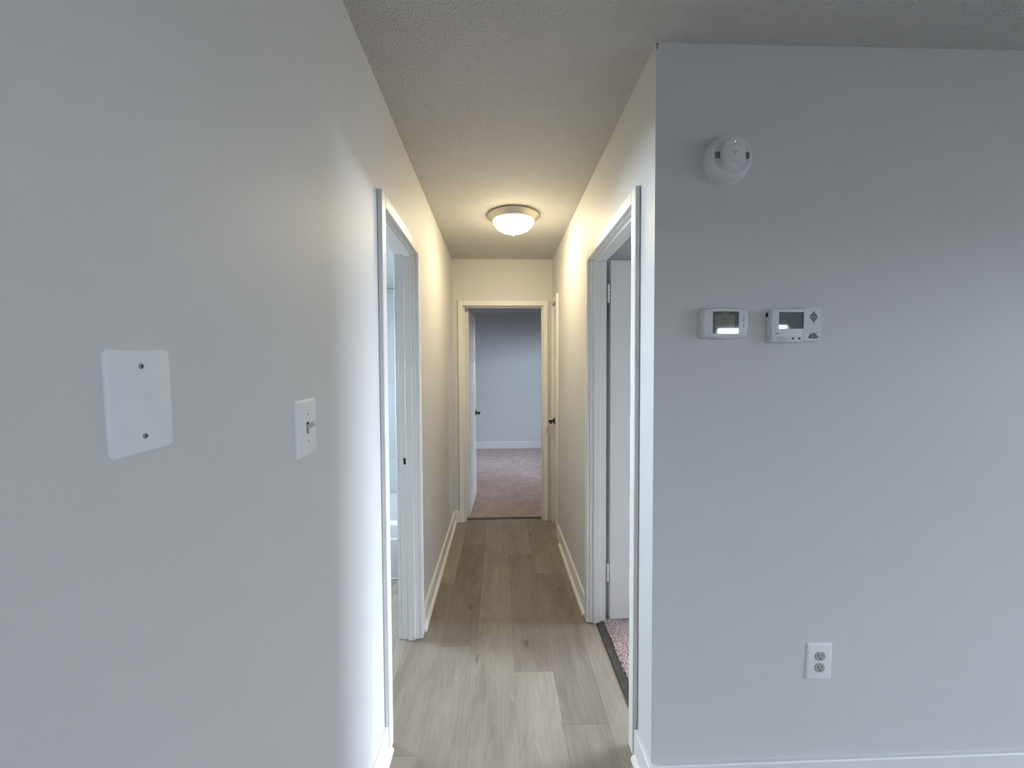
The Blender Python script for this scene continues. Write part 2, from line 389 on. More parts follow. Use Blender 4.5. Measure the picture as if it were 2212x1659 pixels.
# tone (brightness, warmth) of the planks that can be told apart; index counts plank lengths from the known joint
tones = {(-3,0): (1.06,1.02), (-3,-1): (0.84,1.01), (-2,0): (0.74,1.02), (-2,-1): (0.86,1.005), (-1,0): (1.00,1.02), (-1,-1): (0.92,1.015),
         (0,0): (0.80,1.02), (0,1): (1.0,1.02), (0,-1): (0.97,1.015), (1,0): (0.78,1.01), (1,1): (1.0,1.02), (1,-1): (0.88,1.01), (2,-1): (0.97,1.015), (2,0): (1.0,1.02), (2,-2): (1.08,1.0)}
rnd = random.Random(3)
for k in range(-12, 24):
    x0 = 0.063 + PW*k; x1 = x0 + PW
    x0 = max(x0, BX0); x1 = min(x1, LX1)
    if x1 - x0 < 0.02: continue
    if k < 2: regions = ((BX0, LX1, LY0, YE+0.045),)
    elif k == 2: regions = ((BX0, 0.545, LY0, YE+0.045), (0.545, LX1, LY0, 1.30))
    else: regions = ((BX0, LX1, LY0, 1.30),)
    for (ra, rb, ya, yb) in regions:
        xa, xb = max(x0, ra), min(x1, rb)
        if xb - xa < 0.02: continue
        j = joints.get(k, 1.3 + rnd.random()*PL)
        n = math.floor((ya - j)/PL)
        while j + n*PL < yb:
            a, e = max(j+n*PL, ya), min(j+(n+1)*PL, yb)
            if e - a > 0.02:
                t, wm = tones.get((k, n), (0.86 + 0.26*rnd.random(), 0.99+0.03*rnd.random()))
                plank(xa, xb, a, e, (t*wm, t, t/wm, 1))
            n += 1

# ------------------------------------------------------------------ carpet (base slabs and pile)
import numpy as np
def carpet_pile(name, x0, x1, y0, y1, dens, label, seed):
    rg = np.random.default_rng(seed)
    n = int((x1-x0)*(y1-y0)*dens)
    px = rg.uniform(x0, x1, n); py = rg.uniform(y0, y1, n)
    h = rg.uniform(0.008, 0.015, n); r = rg.uniform(0.0022, 0.0038, n); a = rg.uniform(0, 2*PI, n)
    tx = rg.normal(0, 0.0035, n); ty = rg.normal(0, 0.0035, n)
    V = np.zeros((n, 6, 3), dtype=np.float32)
    for k in range(3):
        c, s = np.cos(a+k*2*PI/3), np.sin(a+k*2*PI/3)
        V[:, k, 0] = px + r*c; V[:, k, 1] = py + r*s; V[:, k, 2] = 0.0
        V[:, 3+k, 0] = px + tx + r*0.75*c; V[:, 3+k, 1] = py + ty + r*0.75*s; V[:, 3+k, 2] = h + 0.001*rg.random(n)
    base = (np.arange(n)*6)[:, None]
    tri = np.array([[3,4,5],[0,1,4],[0,4,3],[1,2,5],[1,5,4],[2,0,3],[2,3,5]])
    F = (base[:, None, :] + tri[None]).reshape(-1, 3).astype(np.int32)
    me = bpy.data.meshes.new(name)
    me.vertices.add(n*6); me.vertices.foreach_set('co', V.reshape(-1))
    me.loops.add(F.size); me.loops.foreach_set('vertex_index', F.reshape(-1))
    me.polygons.add(len(F)); me.polygons.foreach_set('loop_start', np.arange(0, F.size, 3, dtype=np.int32))
    me.update(); me.validate()
    me.materials.append(M['carpet'])
    o = bpy.data.objects.new(name, me); C.objects.link(o)
    return tag(o, label, 'carpet', kind='stuff')
b = B(); box(b, 0.580, RX1, RY0, RY1, -0.006, 0.004)
struct('floor_bedroom', b, 'carpet', 'carpet backing of the bedroom on the right', 'floor')
b = B(); box(b, FX0, FX1, YE+0.085, FY1, -0.006, 0.004)
struct('floor_far_room', b, 'carpet', 'carpet backing of the far room', 'floor')
carpet_pile('carpet', 0.578, 1.15, RD0-0.05, RD1+0.10, 46000, 'mauve brown carpet in the bedroom beyond the right doorway', 1)
carpet_pile('carpet', -0.60, 0.95, YE+0.083, YE+0.95, 42000, 'mauve brown carpet in the room beyond the end doorway', 2)
carpet_pile('carpet', -0.90, 1.30, YE+0.97, FY1-0.016, 21000, 'mauve brown carpet further into the room beyond the end doorway', 3)

# transition strips at the two carpeted doorways
b = B(); prism(b, [(0.534,0.0),(0.538,0.005),(0.574,0.007),(0.582,0.004),(0.582,-0.005),(0.534,-0.005)], 'y', RD0, RD1)
struct('trim_1', b, 'strip', 'dark transition strip under the right doorway beside the carpet', 'threshold strip')
b = B(); prism(b, [(YE+0.040,0.0),(YE+0.044,0.005),(YE+0.078,0.007),(YE+0.088,0.004),(YE+0.088,-0.005),(YE+0.040,-0.005)], 'x', ED0, ED1)
struct('trim_2', b, 'strip', 'dark transition strip under the end doorway beside the carpet', 'threshold strip')

# ------------------------------------------------------------------ baseboards with shoe moulding
HB, BT = 0.104, 0.013
def base_profile(out):  # out: signed direction away from wall, wall plane at 0
    return [(0,0),(out*BT,0),(out*BT,HB-0.004),(out*(BT-0.003),HB),(0,HB)]
def shoe_profile(out, r=0.016):
    p = [(out*BT,0)]
    for i in range(7):
        a = math.radians(90*i/6); p.append((out*(BT+r*math.cos(a)), r*1.15*math.sin(a)))
    return p
def baseboard(name, axis, wallpos, out, a0, a1, label, shoe=None):
    b = B(); prism(b, [(wallpos+u, v) for u, v in base_profile(out)], axis, a0, a1)
    o = struct(name, b, 'trim', label, 'baseboard')
    if shoe:
        b = B(); prism(b, [(wallpos+u, v) for u, v in shoe_profile(out)], axis, shoe[0], shoe[1]); obj('shoe_moulding', b, 'trim', o, smooth=True)
    return o
baseboard('baseboard_left', 'y', XL, 1, LY0, LD0-CW, 'white baseboard on the left wall nearest the camera', (LY0, LD0-CW+0.012))
baseboard('baseboard_left', 'y', XL, 1, LD1+CW, YE, 'long white baseboard on the left hall wall beyond the bathroom door', (LD1+CW+0.006, YE-0.02))
baseboard('baseboard_right', 'y', XR, -1, RD1+CW, CD0-CW, 'white baseboard on the right hall wall between two doors', (RD1+CW+0.006, CD0-CW-0.16))
baseboard('baseboard_right', 'y', XR, -1, YF-BT, RD0-CW, 'short white baseboard piece by the right doorway corner', (YF-BT, RD0-CW-0.012))
baseboard('baseboard_front', 'x', YF, -1, XR, LX1, 'white baseboard along the thermostat wall', (XR-BT, LX1))
baseboard('baseboard_end', 'x', YE, -1, XL, ED0-CW, 'tiny white baseboard piece left of the end doorway')
baseboard('baseboard_far', 'x', FY1, -1, FX0, FX1, 'bluish white baseboard under the far room wall')
for o in [o for o in bpy.data.objects if o.name.startswith('baseboard_far')]: o.scale.z = 1.30

# ------------------------------------------------------------------ doors
PANEL_Z = ((1.640, 1.905), (1.270, 1.535), (0.893, 1.165), (0.515, 0.785), (0.140, 0.405))
def make_leaf(parent, w_, loc, ang, hinge_z, lever=True, zb=0.016, top=2.0, lever_len=0.105, lever_flip=1, stile=0.108):
    """slab hung at local origin; x along width, thickness from y=-0.035 to 0"""
    b = B(); t0, t1 = -0.035, 0.0
    box(b, 0, stile, t0, t1, zb, top, bev=0.0015, seg=1); box(b, w_-stile, w_, t0, t1, zb, top, bev=0.0015, seg=1)
    zs = [zb] + [z for p in reversed(PANEL_Z) for z in p] + [top]
    for i in range(0, len(zs), 2): box(b, stile-0.001, w_-stile+0.001, t0, t1, zs[i], zs[i+1])
    leaf = obj('leaf', b, 'door', parent)
    leaf.location = loc; leaf.rotation_euler = (0, 0, ang)
    for z0, z1 in PANEL_Z:
        b = B()
        x0, x1 = stile, w_-stile
        for s, yf in ((1, t1), (-1, t0)):
            # sloped moulding falling to a flat field
            def ring(ins, d): return [(x0+ins, yf-s*d, z0+ins), (x1-ins, yf-s*d, z0+ins), (x1-ins, yf-s*d, z1-ins), (x0+ins, yf-s*d, z1-ins)]
            loft(b, [ring(0, 0.0), ring(0.006, 0.004), ring(0.020, 0.011)], cap0=False, cap1=True)
        obj('panel', b, 'door', leaf)
    return leaf
def lever_mesh(parent, x, z, yface, side, flip):
    """round rose and lever on a face; side = direction away from the face along y, flip = direction of lever along x"""
    h = bpy.data.objects.new('handle', None); C.objects.link(h); h.parent = parent; h.location = (x, yface, z)
    b = B(); lathe(b, [(0.027, 0.0), (0.0285, side*0.002), (0.0285, side*0.007), (0.026, side*0.010)], 32, axis='y'); obj('rosette', b, 'black', h, True)
    b = B(); lathe(b, [(0.011, side*0.008), (0.010, side*0.040), (0.011, side*0.052)], 20, axis='y'); obj('neck', b, 'black', h, True)
    b = B()
    loops = []
    for i in range(9):
        t = i/8; cx = flip*(-0.012 + 0.112*t); cz = -0.006*math.sin(PI*t*0.9) - 0.004*t
        hw = 0.0115*(1-0.35*t); ty = 0.0075*(1-0.2*t); cy = side*(0.048 - 0.010*t*t)
        if i == 0 or i == 8: hw *= 0.6; ty *= 0.6
        loops.append([(cx, cy+ty*math.cos(a), cz+hw*math.sin(a)) for a in [2*PI*k/14 for k in range(14)]])
    loft(b, loops); obj('lever', b, 'black', h, True)
    return h
def hinge(parent, x, y, zc, hgt=0.098, leafs=True, dirx=1, diry=0):
    b = B(); seg = hgt/5
    for i in range(5):
        z0 = zc - hgt/2 + i*seg
        lathe(b, [(0.0058, z0+0.0008), (0.0062, z0+0.0016), (0.0062, z0+seg-0.0016), (0.0058, z0+seg-0.0008)], 14, center=(x, y, 0))
    lathe(b, [(0.0035, zc+hgt/2), (0.004, zc+hgt/2+0.003), (0.002, zc+hgt/2+0.005)], 12, center=(x, y, 0))
    o = obj('hinge', b, 'hinge', parent, True)
    return o
def door_frame(d, w_, room_casing=True, t=T, stop=(0.020, 0.056), left_cw=CW, right_cw=CW):
    def bb(name, dims, bev=0.0015): return bx(name, dims, 'trim', d, bev, 1)
    bb('jamb', (-JT, 0, 0, t, 0, HEAD)); bb('jamb', (w_, w_+JT, 0, t, 0, HEAD)); bb('head_jamb', (-JT, w_+JT, 0, t, HEAD, HEAD+JT))
    s0, s1 = stop
    bb('door_stop', (-0.001, 0.011, s0, s1, 0, HEAD)); bb('door_stop', (w_-0.011, w_+0.001, s0, s1, 0, HEAD)); bb('door_stop', (0.011, w_-0.011, s0, s1, HEAD-0.011, HEAD+0.001))
    rv = 0.003
    sides = [(-CT, 0.0)] + ([(t, t+CT)] if room_casing else [])
    for y0, y1 in sides:
        bb('casing', (-left_cw, -rv, y0, y1, 0, HEAD+CW), 0.0025); bb('casing', (w_+rv, w_+right_cw, y0, y1, 0, HEAD+CW), 0.0025)
        bb('casing', (-rv, w_+rv, y0, y1, HEAD+rv, HEAD+CW), 0.0025)

# bathroom door, left wall
w1 = LD1-LD0
d1 = thing('door_1', (XL, LD0, 0), PI/2, 'white framed bathroom doorway in the left wall', 'door', kind='structure')
door_frame(d1, w1)
lf = make_leaf(d1, w1-0.006, (0.003, T+0.009, 0), math.radians(100), ())
lever_mesh(lf, w1-0.07, 0.96, 0.0, 1, -1)
# strike plate on the far jamb: plate, dark latch hole, curved lip
sp = bx('strike_plate', (w1-0.0015, w1, 0.046, T+0.003, 0.915, 0.972), 'trim', d1, 0.0006, 1)
bx('latch_hole', (w1-0.0022, w1-0.0012, 0.0510, 0.0710, 0.929, 0.962), 'black', sp)
b = B(); prism(b, [(w1-0.0015, T), (w1-0.004, T+0.006), (w1-0.0005, T+0.007), (w1, T)], 'z', 0.925, 0.962); obj('strike_lip', b, 'hinge', sp)

# bedroom door, right wall (hung on the far jamb, folded back into the bedroom)
w2 = RD1-RD0
d2 = thing('door_2', (XR, RD1, 0), -PI/2, 'white door standing open into the bedroom on the right', 'door', kind='structure')
door_frame(d2, w2, room_casing=False)
lf = make_leaf(d2, w2-0.006, (-0.0385, 0.1145, 0), math.radians(90.0), (), top=2.012)
lever_mesh(lf, w2-0.07, 0.96, 0.0, 1, -1); lever_mesh(lf, w2-0.07, 0.96, -0.035, -1, -1)
for z in (1.830, 0.281): hinge(d2, -0.002, 0.1025, z)

# door at the end of the hall (opens into the far room against its left side)
w3 = ED1-ED0
d3 = thing('door_3', (ED0, YE, 0), 0, 'white five panel door standing open at the hall end', 'door', kind='structure')
door_frame(d3, w3, right_cw=0.046)
lf = make_leaf(d3, w3-0.006, (0.004, T+0.010, 0), math.radians(88.3), ())
lever_mesh(lf, w3-0.068, 0.945, -0.035, -1, -1); lever_mesh(lf, w3-0.068, 0.945, 0.0, 1, -1)
for z in (1.832, 0.19):
    hinge(d3, 0.002, T+0.006, z)
    bx('hinge_plate', (0.0045, 0.0385, T+0.0095, T+0.0108, z-0.049, z+0.049), 'hinge', d3)
bx('strike_plate', (w3-0.0015, w3, 0.050, T+0.004, 0.925, 0.985), 'hinge', d3)

# linen closet door, right wall by the corner (closed, opens into the hall)
w4 = CD1-CD0
d4 = thing('door_4', (XR, CD1, 0), -PI/2, 'narrow closed closet door on the right at the hall end', 'door', kind='structure')
door_frame(d4, w4, room_casing=False, stop=(0.040, 0.070), left_cw=0.045)
lf = make_leaf(d4, w4-0.006, (0.003, 0.038, 0), 0.0, (), stile=0.06)
lever_mesh(lf, 0.045, 0.955, -0.035, -1, 1)
for z in (1.855, 0.258): hinge(d4, w4-0.001, -0.004, z, 0.105)

# ------------------------------------------------------------------ windows out of view (they let the daylight in)
def window(name, axis, pos, a0, a1, z0, z1, label, mull=1):
    o = thing(name, (0, 0, 0), 0, label, 'window', kind='structure')
    f = 0.05
    def bar(a, c, za, zb, nm='window_frame'):
        dims = (a, c, pos, pos+0.06, za, zb) if axis == 'x' else (pos, pos+0.06, a, c, za, zb)
        bx(nm, dims, 'frame', o)
    bar(a0, a0+f, z0, z1); bar(a1-f, a1, z0, z1); bar(a0+f, a1-f, z0, z0+f); bar(a0+f, a1-f, z1-f, z1)
    for i in range(1, mull+1):
        m_ = a0+(a1-a0)*i/(mull+1); bar(m_-f/2, m_+f/2, z0+f, z1-f)
    edges = [a0+f] + [a0+(a1-a0)*i/(mull+1) for i in range(1, mull+1)] + [a1-f]
    for p, q in zip(edges, edges[1:]):
        dims = (p, q, pos+0.028, pos+0.032, z0+f, z1-f) if axis == 'x' else (pos+0.028, pos+0.032, p, q, z0+f, z1-f)
        bx('pane', dims, 'glass', o)
window('window_1', 'x', LY0-0.08, PX0, PX1, 0.0, PZ, 'glazed patio door behind the camera')
window('window_added', 'x', LY0-0.08, BWN[0], BWN[1], BWN[2], BWN[3], 'added window behind the camera, letting in more daylight')  # unseen window, added to spread daylight evenly over the thermostat wall
window('window_2', 'y', RX1+0.02, RWN[0], RWN[1], RWN[2], RWN[3], 'bedroom window out of view')
window('window_3', 'y', BX0-0.08, BW[0], BW[1], BW[2], BW[3], 'bathroom window out of view', 0)
window('window_4', 'y', FX1+0.02, FW[0], FW[1], FW[2], FW[3], 'far room window out of view')

window('window_5', 'y', LX1+0.02, LW[0], LW[1], LW[2], LW[3], 'wide living room window out of view')

# ------------------------------------------------------------------ bathroom: tub and surround
TY0, TY1, TX0, TX1 = 2.716, BY1-0.008, BX0+0.01, XL-T-0.008
tub = thing('bathtub', (0, 0, 0), 0, 'white bathtub seen through the left doorway', 'bathtub')
def rr3(x0, x1, y0, y1, z, r): return [(u, v, z) for u, v in rrect((x0+x1)/2, (y0+y1)/2, x1-x0, y1-y0, r, 5)]
b = B()
loft(b, [rr3(TX0, TX1, TY0, TY1, 0.0, 0.012), rr3(TX0, TX1, TY0, TY1, 0.355, 0.012), rr3(TX0+0.006, TX1-0.006, TY0+0.006, TY1-0.006, 0.368, 0.012),
         rr3(TX0+0.055, TX1-0.075, TY0+0.075, TY1-0.055, 0.372, 0.10), rr3(TX0+0.075, TX1-0.095, TY0+0.090, TY1-0.070, 0.350, 0.11),
         rr3(TX0+0.12, TX1-0.20, TY0+0.14, TY1-0.11, 0.12, 0.13), rr3(TX0+0.18, TX1-0.27, TY0+0.20, TY1-0.17, 0.075, 0.12)])
obj('basin', b, 'tub', tub, True)
bx('apron', (TX0, TX1, TY0-0.016, TY0+0.004, 0.006, 0.277), 'tub', tub, 0.006, 3)
bx('caulk_bead', (TX0, TX1, TY0-0.022, TY0-0.010, 0.0, 0.010), 'plate', tub, 0.002, 1)
zz = [0.355, 0.665, 1.30, 1.925, 2.112]
for i in range(4):
    bx('surround_panel', (BX0+0.002, XL-T-0.002, BY1-0.008, BY1, zz[i]+0.0003, zz[i+1]-0.0003), 'surround', wall_bath, 0.0012, 2)

# ------------------------------------------------------------------ ceiling lamp
LXc, LYc = 0.1003, 2.683
lamp = thing('ceiling_light', (LXc, LYc, H), 0, 'lit domed ceiling lamp with a satin metal rim in the hall', 'ceiling light')
b = B(); lathe(b, [(0.150, 0.0), (0.166, -0.002), (0.170, -0.007), (0.1695, -0.013), (0.165, -0.017), (0.158, -0.020), (0.152, -0.029), (0.147, -0.033),
                   (0.1465, -0.036), (0.1420, -0.041), (0.1375, -0.043), (0.132, -0.040), (0.132, -0.005)], 72, caps=False)
obj('rim', b, 'nickel', lamp, True)
b = B()
prof = [(0.133, -0.039)]
for i in range(1, 15):
    a = math.radians(90*i/14); prof.append((0.133*math.cos(a)**0.85 if i < 14 else 0.004, -0.039-0.074*math.sin(a)))
lathe(b, prof, 40); obj('glass_dome', b, 'dome', lamp, True)
b = B(); lathe(b, [(0.004, -0.108), (0.013, -0.114), (0.0125, -0.123), (0.008, -0.127), (0.0055, -0.132), (0.0065, -0.135), (0.004, -0.139), (0.001, -0.140)], 24); obj('finial', b, 'nickel', lamp, True)

# ------------------------------------------------------------------ wall plates on the left wall (local: x along the wall, y away from wall, z up)
def plate_solid(w_, h_, d_, r=0.006, dome=0.003):
    b = B(); L_ = []
    for ins, y in ((0, 0.0), (0, d_*0.45), (dome*0.5, d_*0.8), (dome*1.6, d_)):
        L_.append([(u, y, v) for u, v in rrect(0, 0, w_-2*ins, h_-2*ins, r, 5)])
    loft(b, L_); return b
def screw(parent, x, z, y, r=0.0035, m='screw'):
    b = B(); lathe(b, [(r, y), (r, y+0.0008), (r*0.75, y+0.0016)], 20, center=(x, 0, z), axis='y'); s = obj('screw', b, m, parent, True)
    b = B()
    for a in (20, 110):
        c, sn = math.cos(math.radians(a)), math.sin(math.radians(a))
        l, t_ = r*0.72, r*0.16
        prism(b, [(x+c*l-sn*t_, z+sn*l+c*t_), (x-c*l-sn*t_, z-sn*l+c*t_), (x-c*l+sn*t_, z-sn*l-c*t_), (x+c*l+sn*t_, z+sn*l-c*t_)], 'y', y+0.0014, y+0.0018)
    obj('screw_slot', b, 'slot', s)
    return s
# local x must run along +y of the world seen from the hall: rotate so that +y(local) points to +x(world)
def on_left_wall(name, y, z, label, cat, roll=0.0):
    o = thing(name, (XL, y, z), 0, label, cat)
    o.rotation_euler = (0, 0, 0)
    o.matrix_world = Matrix.Translation((XL, y, z)) @ Matrix.Rotation(-PI/2, 4, 'Z') @ Matrix.Rotation(roll, 4, 'Y')
    return o
bp_ = on_left_wall('blank_wall_plate', 0.4905, 1.3784, 'large blank white wall plate with two screws, slightly crooked', 'wall plate', math.radians(1.7))
obj('plate', plate_solid(0.0865, 0.1245, 0.0040, 0.008, 0.002), 'plate_metal', bp_, True)
screw(bp_, 0, 0.0417, 0.0037, 0.0034); screw(bp_, 0, -0.0417, 0.0037, 0.0034)
sw = on_left_wall('light_switch', 0.8938, 1.2893, 'white single toggle switch plate left of the bathroom doorway', 'light switch', math.radians(1.1))
obj('plate', plate_solid(0.0885, 0.1255, 0.006, 0.004), 'plate', sw, True)
bx('toggle_slot', (-0.0055, 0.0055, 0.0050, 0.0066, -0.0125, 0.0125), 'button_edge', sw)
b = B(); box(b, -0.0045, 0.0045, -0.004, 0.019, -0.0045, 0.0045, bev=0.0015)
tg = obj('toggle', b, 'toggle', sw, True); tg.rotation_euler = (math.radians(28), 0, 0); tg.location = (0, 0.004, 0.001)
bx('toggle_base', (-0.0045, 0.0045, 0.0055, 0.0078, -0.0115, 0.004), 'recept', sw, 0.001, 1)
screw(sw, 0, 0.030, 0.0052, 0.0032, 'plate'); screw(sw, 0, -0.030, 0.0052, 0.0032, 'plate')
# small chips in the paint, parts of the wall
for y, z, l, t_, a, m in ((1.2181, 1.9634, 0.016, 0.004, -50, 'chip'), (1.2520, 1.9612, 0.006, 0.0015, -50, 'chip'), (1.2860, 1.953, 0.013, 0.003, -45, 'chip'), (1.2182, 1.7315, 0.004, 0.002, 0, 'mark'),
                          (1.168, 2.405, 0.007, 0.002, 0, 'mark')):
    b = B(); ca, sa = math.cos(math.radians(a)), math.sin(math.radians(a))
    pts = []
    for i in range(9):
        q = 2*PI*i/9; rr = 0.8+0.4*random.random(); u, v = l/2*math.cos(q)*rr, t_/2*math.sin(q)*rr
        pts.append((y+u*ca-v*sa, z+u*sa+v*ca))
    prism(b, pts, 'x', XL-0.0005, XL+0.0004); obj('paint_chip', b, m, wall_left)

# ------------------------------------------------------------------ things on the thermostat wall (local: x right, z up, -y towards the room)
def on_front(name, x, z, label, cat, group=None): return thing(name, (x, YF, z), 0, label, cat, group)
def front_prism(parent, name, pts, y0, y1, m, smooth=False):
    b = B(); prism(b, pts, 'y', -y0, -y1); return obj(name, b, m, parent, smooth)
def front_box(parent, name, x0, x1, z0, z1, y0, y1, m, bev=0.0): return bx(name, (x0, x1, -y1, -y0, z0, z1), m, parent, bev, 2)
def text_obj(parent, name, s, x, z, y, size, m, align='CENTER'):
    cu = bpy.data.curves.new(name, 'FONT'); cu.body = s; cu.size = size; cu.align_x = align; cu.align_y = 'CENTER'; cu.extrude = 0.00008; cu.resolution_u = 2
    tmp = bpy.data.objects.new('tmp', cu); C.objects.link(tmp)
    dg = bpy.context.evaluated_depsgraph_get(); me = bpy.data.meshes.new_from_object(tmp.evaluated_get(dg))
    bpy.data.objects.remove(tmp); me.name = name; me.materials.clear(); me.materials.append(M[m])
    o = bpy.data.objects.new(name, me); C.objects.link(o); o.parent = parent
    o.location = (x, -y, z); o.rotation_euler = (PI/2, 0, 0); return o

# smoke alarm
det = on_front('smoke_alarm', 0.7262, 2.0772, 'round white smoke alarm high on the thermostat wall', 'smoke alarm')
b = B(); lathe(b, [(0.0755, 0.0), (0.0755, -0.006), (0.0740, -0.009)], 64, axis='y'); obj('mounting_base', b, 'det', det, True)
b = B(); lathe(b, [(0.0735, -0.008), (0.0725, -0.014), (0.0690, -0.024), (0.0655, -0.031), (0.0625, -0.0345), (0.0590, -0.0355), (0.0535, -0.0345), (0.0500, -0.0335), (0.02, -0.0335)], 64, axis='y'); obj('body', b, 'det', det, True)
b = B(); loft(b, [[(u, y, v) for u, v in rrect(0, 0.001, 0.0705-2*i, 0.0935-2*i, 0.0345-i, 12)] for i, y in ((0, -0.033), (0, -0.0470), (0.0006, -0.0484), (0.002, -0.0490))])
btn = obj('button_cover', b, 'det', det, True)
for x in (-0.0535, -0.0500, -0.0465, -0.0430, -0.0400): front_box(det, 'sounder_slot', x-0.0009, x+0.0009, -0.0095, 0.0105, 0.0330, 0.0352, 'det_slot')
for x in (0.0445, 0.0480, 0.0515): front_box(det, 'sounder_slot', x-0.0009, x+0.0009, -0.0095, 0.0105, 0.0330, 0.0352, 'det_slot')
b = B(); lathe(b, [(0.0026, -0.0485), (0.0026, -0.0494)], 16, center=(0, 0, 0.0340), axis='y'); lr = obj('indicator_ring', b, 'print', btn)
b = B(); lathe(b, [(0.0015, -0.0488), (0.0013, -0.0500)], 14, center=(0.0004, 0, 0.0340), axis='y'); obj('indicator_lamp', b, 'led', btn)
b = B()
for i in range(9): box(b, -0.0075+i*0.0017, -0.0063+i*0.0017, -0.0493, -0.0489, 0.0035, 0.0060)
box(b, -0.0025, 0.0025, -0.0493, -0.0489, -0.0012, 0.0010); box(b, -0.0010, 0.0016, -0.0493, -0.0489, -0.0034, -0.0016)
obj('printed_caption', b, 'print', btn)['kind'] = 'stuff'
M['print_soft'] = mat('print_soft_grey', (0.50, 0.51, 0.53), 0.6)
b = B()
for i in range(15):
    u = -0.019 + i*0.0027; v = 0.0245 + 0.0016*(1-(u/0.02)**2); box(b, u, u+0.0019, -0.0493, -0.0489, v-0.0008, v+0.0008)
for i in range(15):
    u = -0.018 + i*0.0025; box(b, u, u+0.0018, -0.0493, -0.0489, -0.0262, -0.0250)
box(b, -0.002, 0.003, -0.0493, -0.0489, -0.0240, -0.0228)
obj('printed_caption', b, 'print_soft', btn)['kind'] = 'stuff'

# thermostat with bowed sides and the 77 display
tx, tz = 0.7170, 1.5605
th = on_front('thermostat', tx, tz, 'rounded white thermostat reading 77 with a dark square display', 'thermostat', 'thermostats side by side')
def bowed(hw, hh, bw, bh, n=10):
    """rectangle with outward-bowed edges, hw/hh at the corners"""
    pts = []
    for i in range(n): t = -1+2*i/n; pts.append((hw*t, hh+bh*(1-t*t)))
    for i in range(n): t = 1-2*i/n; pts.append((hw+bw*(1-t*t), hh*t))
    for i in range(n): t = 1-2*i/n; pts.append((hw*t, -hh-bh*(1-t*t)))
    for i in range(n): t = -1+2*i/n; pts.append((-hw-bw*(1-t*t), hh*t))
    return pts
b = B()
loft(b, [[(u*s, -y, v*s2) for u, v in bowed(0.0680, 0.0425, 0.0045, 0.0060)] for y, s, s2 in ((0.0, 1.04, 1.03), (0.012, 1.035, 1.025), (0.020, 1.02, 1.01), (0.0250, 1.0, 0.985), (0.0270, 0.975, 0.955), (0.0276, 0.95, 0.92))])
obj('body', b, 'thermo', th, True)
sx0, sx1, sz0, sz1 = 0.6748-tx, 0.7590-tx+0.0, 1.5266-tz, 1.5970-tz
sx1 = 0.0415
M['thermo_pale'] = M['thermo2']  # second name for the cool white plastic
b = B()
def fr_ring(i, y): return [(u, -y, v) for u, v in rrect((sx0+sx1)/2, (sz0+sz1)/2, sx1-sx0+2*i, sz1-sz0+2*i, 0.003+max(i,0), 4)]
loft(b, [fr_ring(0.0022, 0.0270), fr_ring(0.0020, 0.0282), fr_ring(0.0002, 0.0282), fr_ring(0.0, 0.0270)], cap0=False, cap1=False)
obj('display_frame', b, 'thermo2', th)
b = B(); loft(b, [fr_ring(-0.0002, 0.0265), fr_ring(-0.0002, 0.0277)]); scr = obj('display_window', b, 'bezel', th)
lx0, lx1, lz0, lz1 = 0.6815-tx, 0.7450-tx, 1.5455-tz, 1.5870-tz
front_box(scr, 'lcd', lx0, lx1, lz0, lz1, 0.0276, 0.0279, 'lcd')
b = B(); box(b, lx0, lx1, -0.0282, -0.0279, lz0+0.0025, lz0+0.0030); obj('lcd_line', b, 'thermo', scr)
def seven(b, cx, cz, hw, hh, t_, y0, y1):   # segments a, f, b, c of a seven-segment 7
    box(b, cx-hw, cx+hw, -y1, -y0, cz+hh-t_, cz+hh)
    box(b, cx+hw-t_, cx+hw, -y1, -y0, cz+0.0006, cz+hh-t_-0.0006); box(b, cx+hw-t_, cx+hw, -y1, -y0, cz-hh, cz-0.0006)
    box(b, cx-hw, cx-hw+t_, -y1, -y0, cz+hh*0.45, cz+hh-t_-0.0006)
b = B(); seven(b, -0.0075, 0.0055, 0.0038, 0.0085, 0.0014, 0.0279, 0.0282); seven(b, 0.0025, 0.0055, 0.0038, 0.0085, 0.0014, 0.0279, 0.0282)
obj('digit_segments', b, 'segment', scr)
b = B()
for i in range(4): box(b, 0.0035+i*0.0042, 0.0062+i*0.0042, -0.0282, -0.0279, lz1-0.0040, lz1-0.0027)
box(b, 0.0140, 0.0160, -0.0282, -0.0279, lz1-0.0075, lz1-0.0060); box(b, lx0+0.002, lx0+0.006, -0.0282, -0.0279, lz1-0.0105, lz1-0.0090)
obj('lcd_symbols', b, 'segment', scr)['kind'] = 'stuff'
text_obj(scr, 'maker_lettering', 'Honeywell', -0.001, sz1-0.0050, 0.0278, 0.0048, 'print_soft')
for nm, s in (('up_button', 1), ('down_button', -1)):
    cz = 0.0115*s - 0.002 if s > 0 else -0.0080
    pts = [(0.0545, cz-0.0045*s), (0.0645, cz-0.0045*s), (0.0625, cz+0.0035*s), (0.0595, cz+0.0065*s), (0.0565, cz+0.0035*s)]
    ub = front_prism(th, nm, pts, 0.0262, 0.0285, 'thermo')
    b = B()
    def stroke(p, q, t_=0.0007):
        dx, dz = q[0]-p[0], q[1]-p[1]; l = math.hypot(dx, dz); nx, nz = -dz/l*t_, dx/l*t_
        prism(b, [(p[0]+nx, p[1]+nz), (q[0]+nx, q[1]+nz), (q[0]-nx, q[1]-nz), (p[0]-nx, p[1]-nz)], 'y', -0.0284, -0.0288)
    stroke((0.0545, cz-0.0045*s), (0.0565, cz+0.0035*s)); stroke((0.0565, cz+0.0035*s), (0.0592, cz+0.0066*s)); stroke((0.0545, cz-0.0045*s), (0.0605, cz-0.0045*s), 0.0004)
    obj('button_outline', b, 'print', ub)

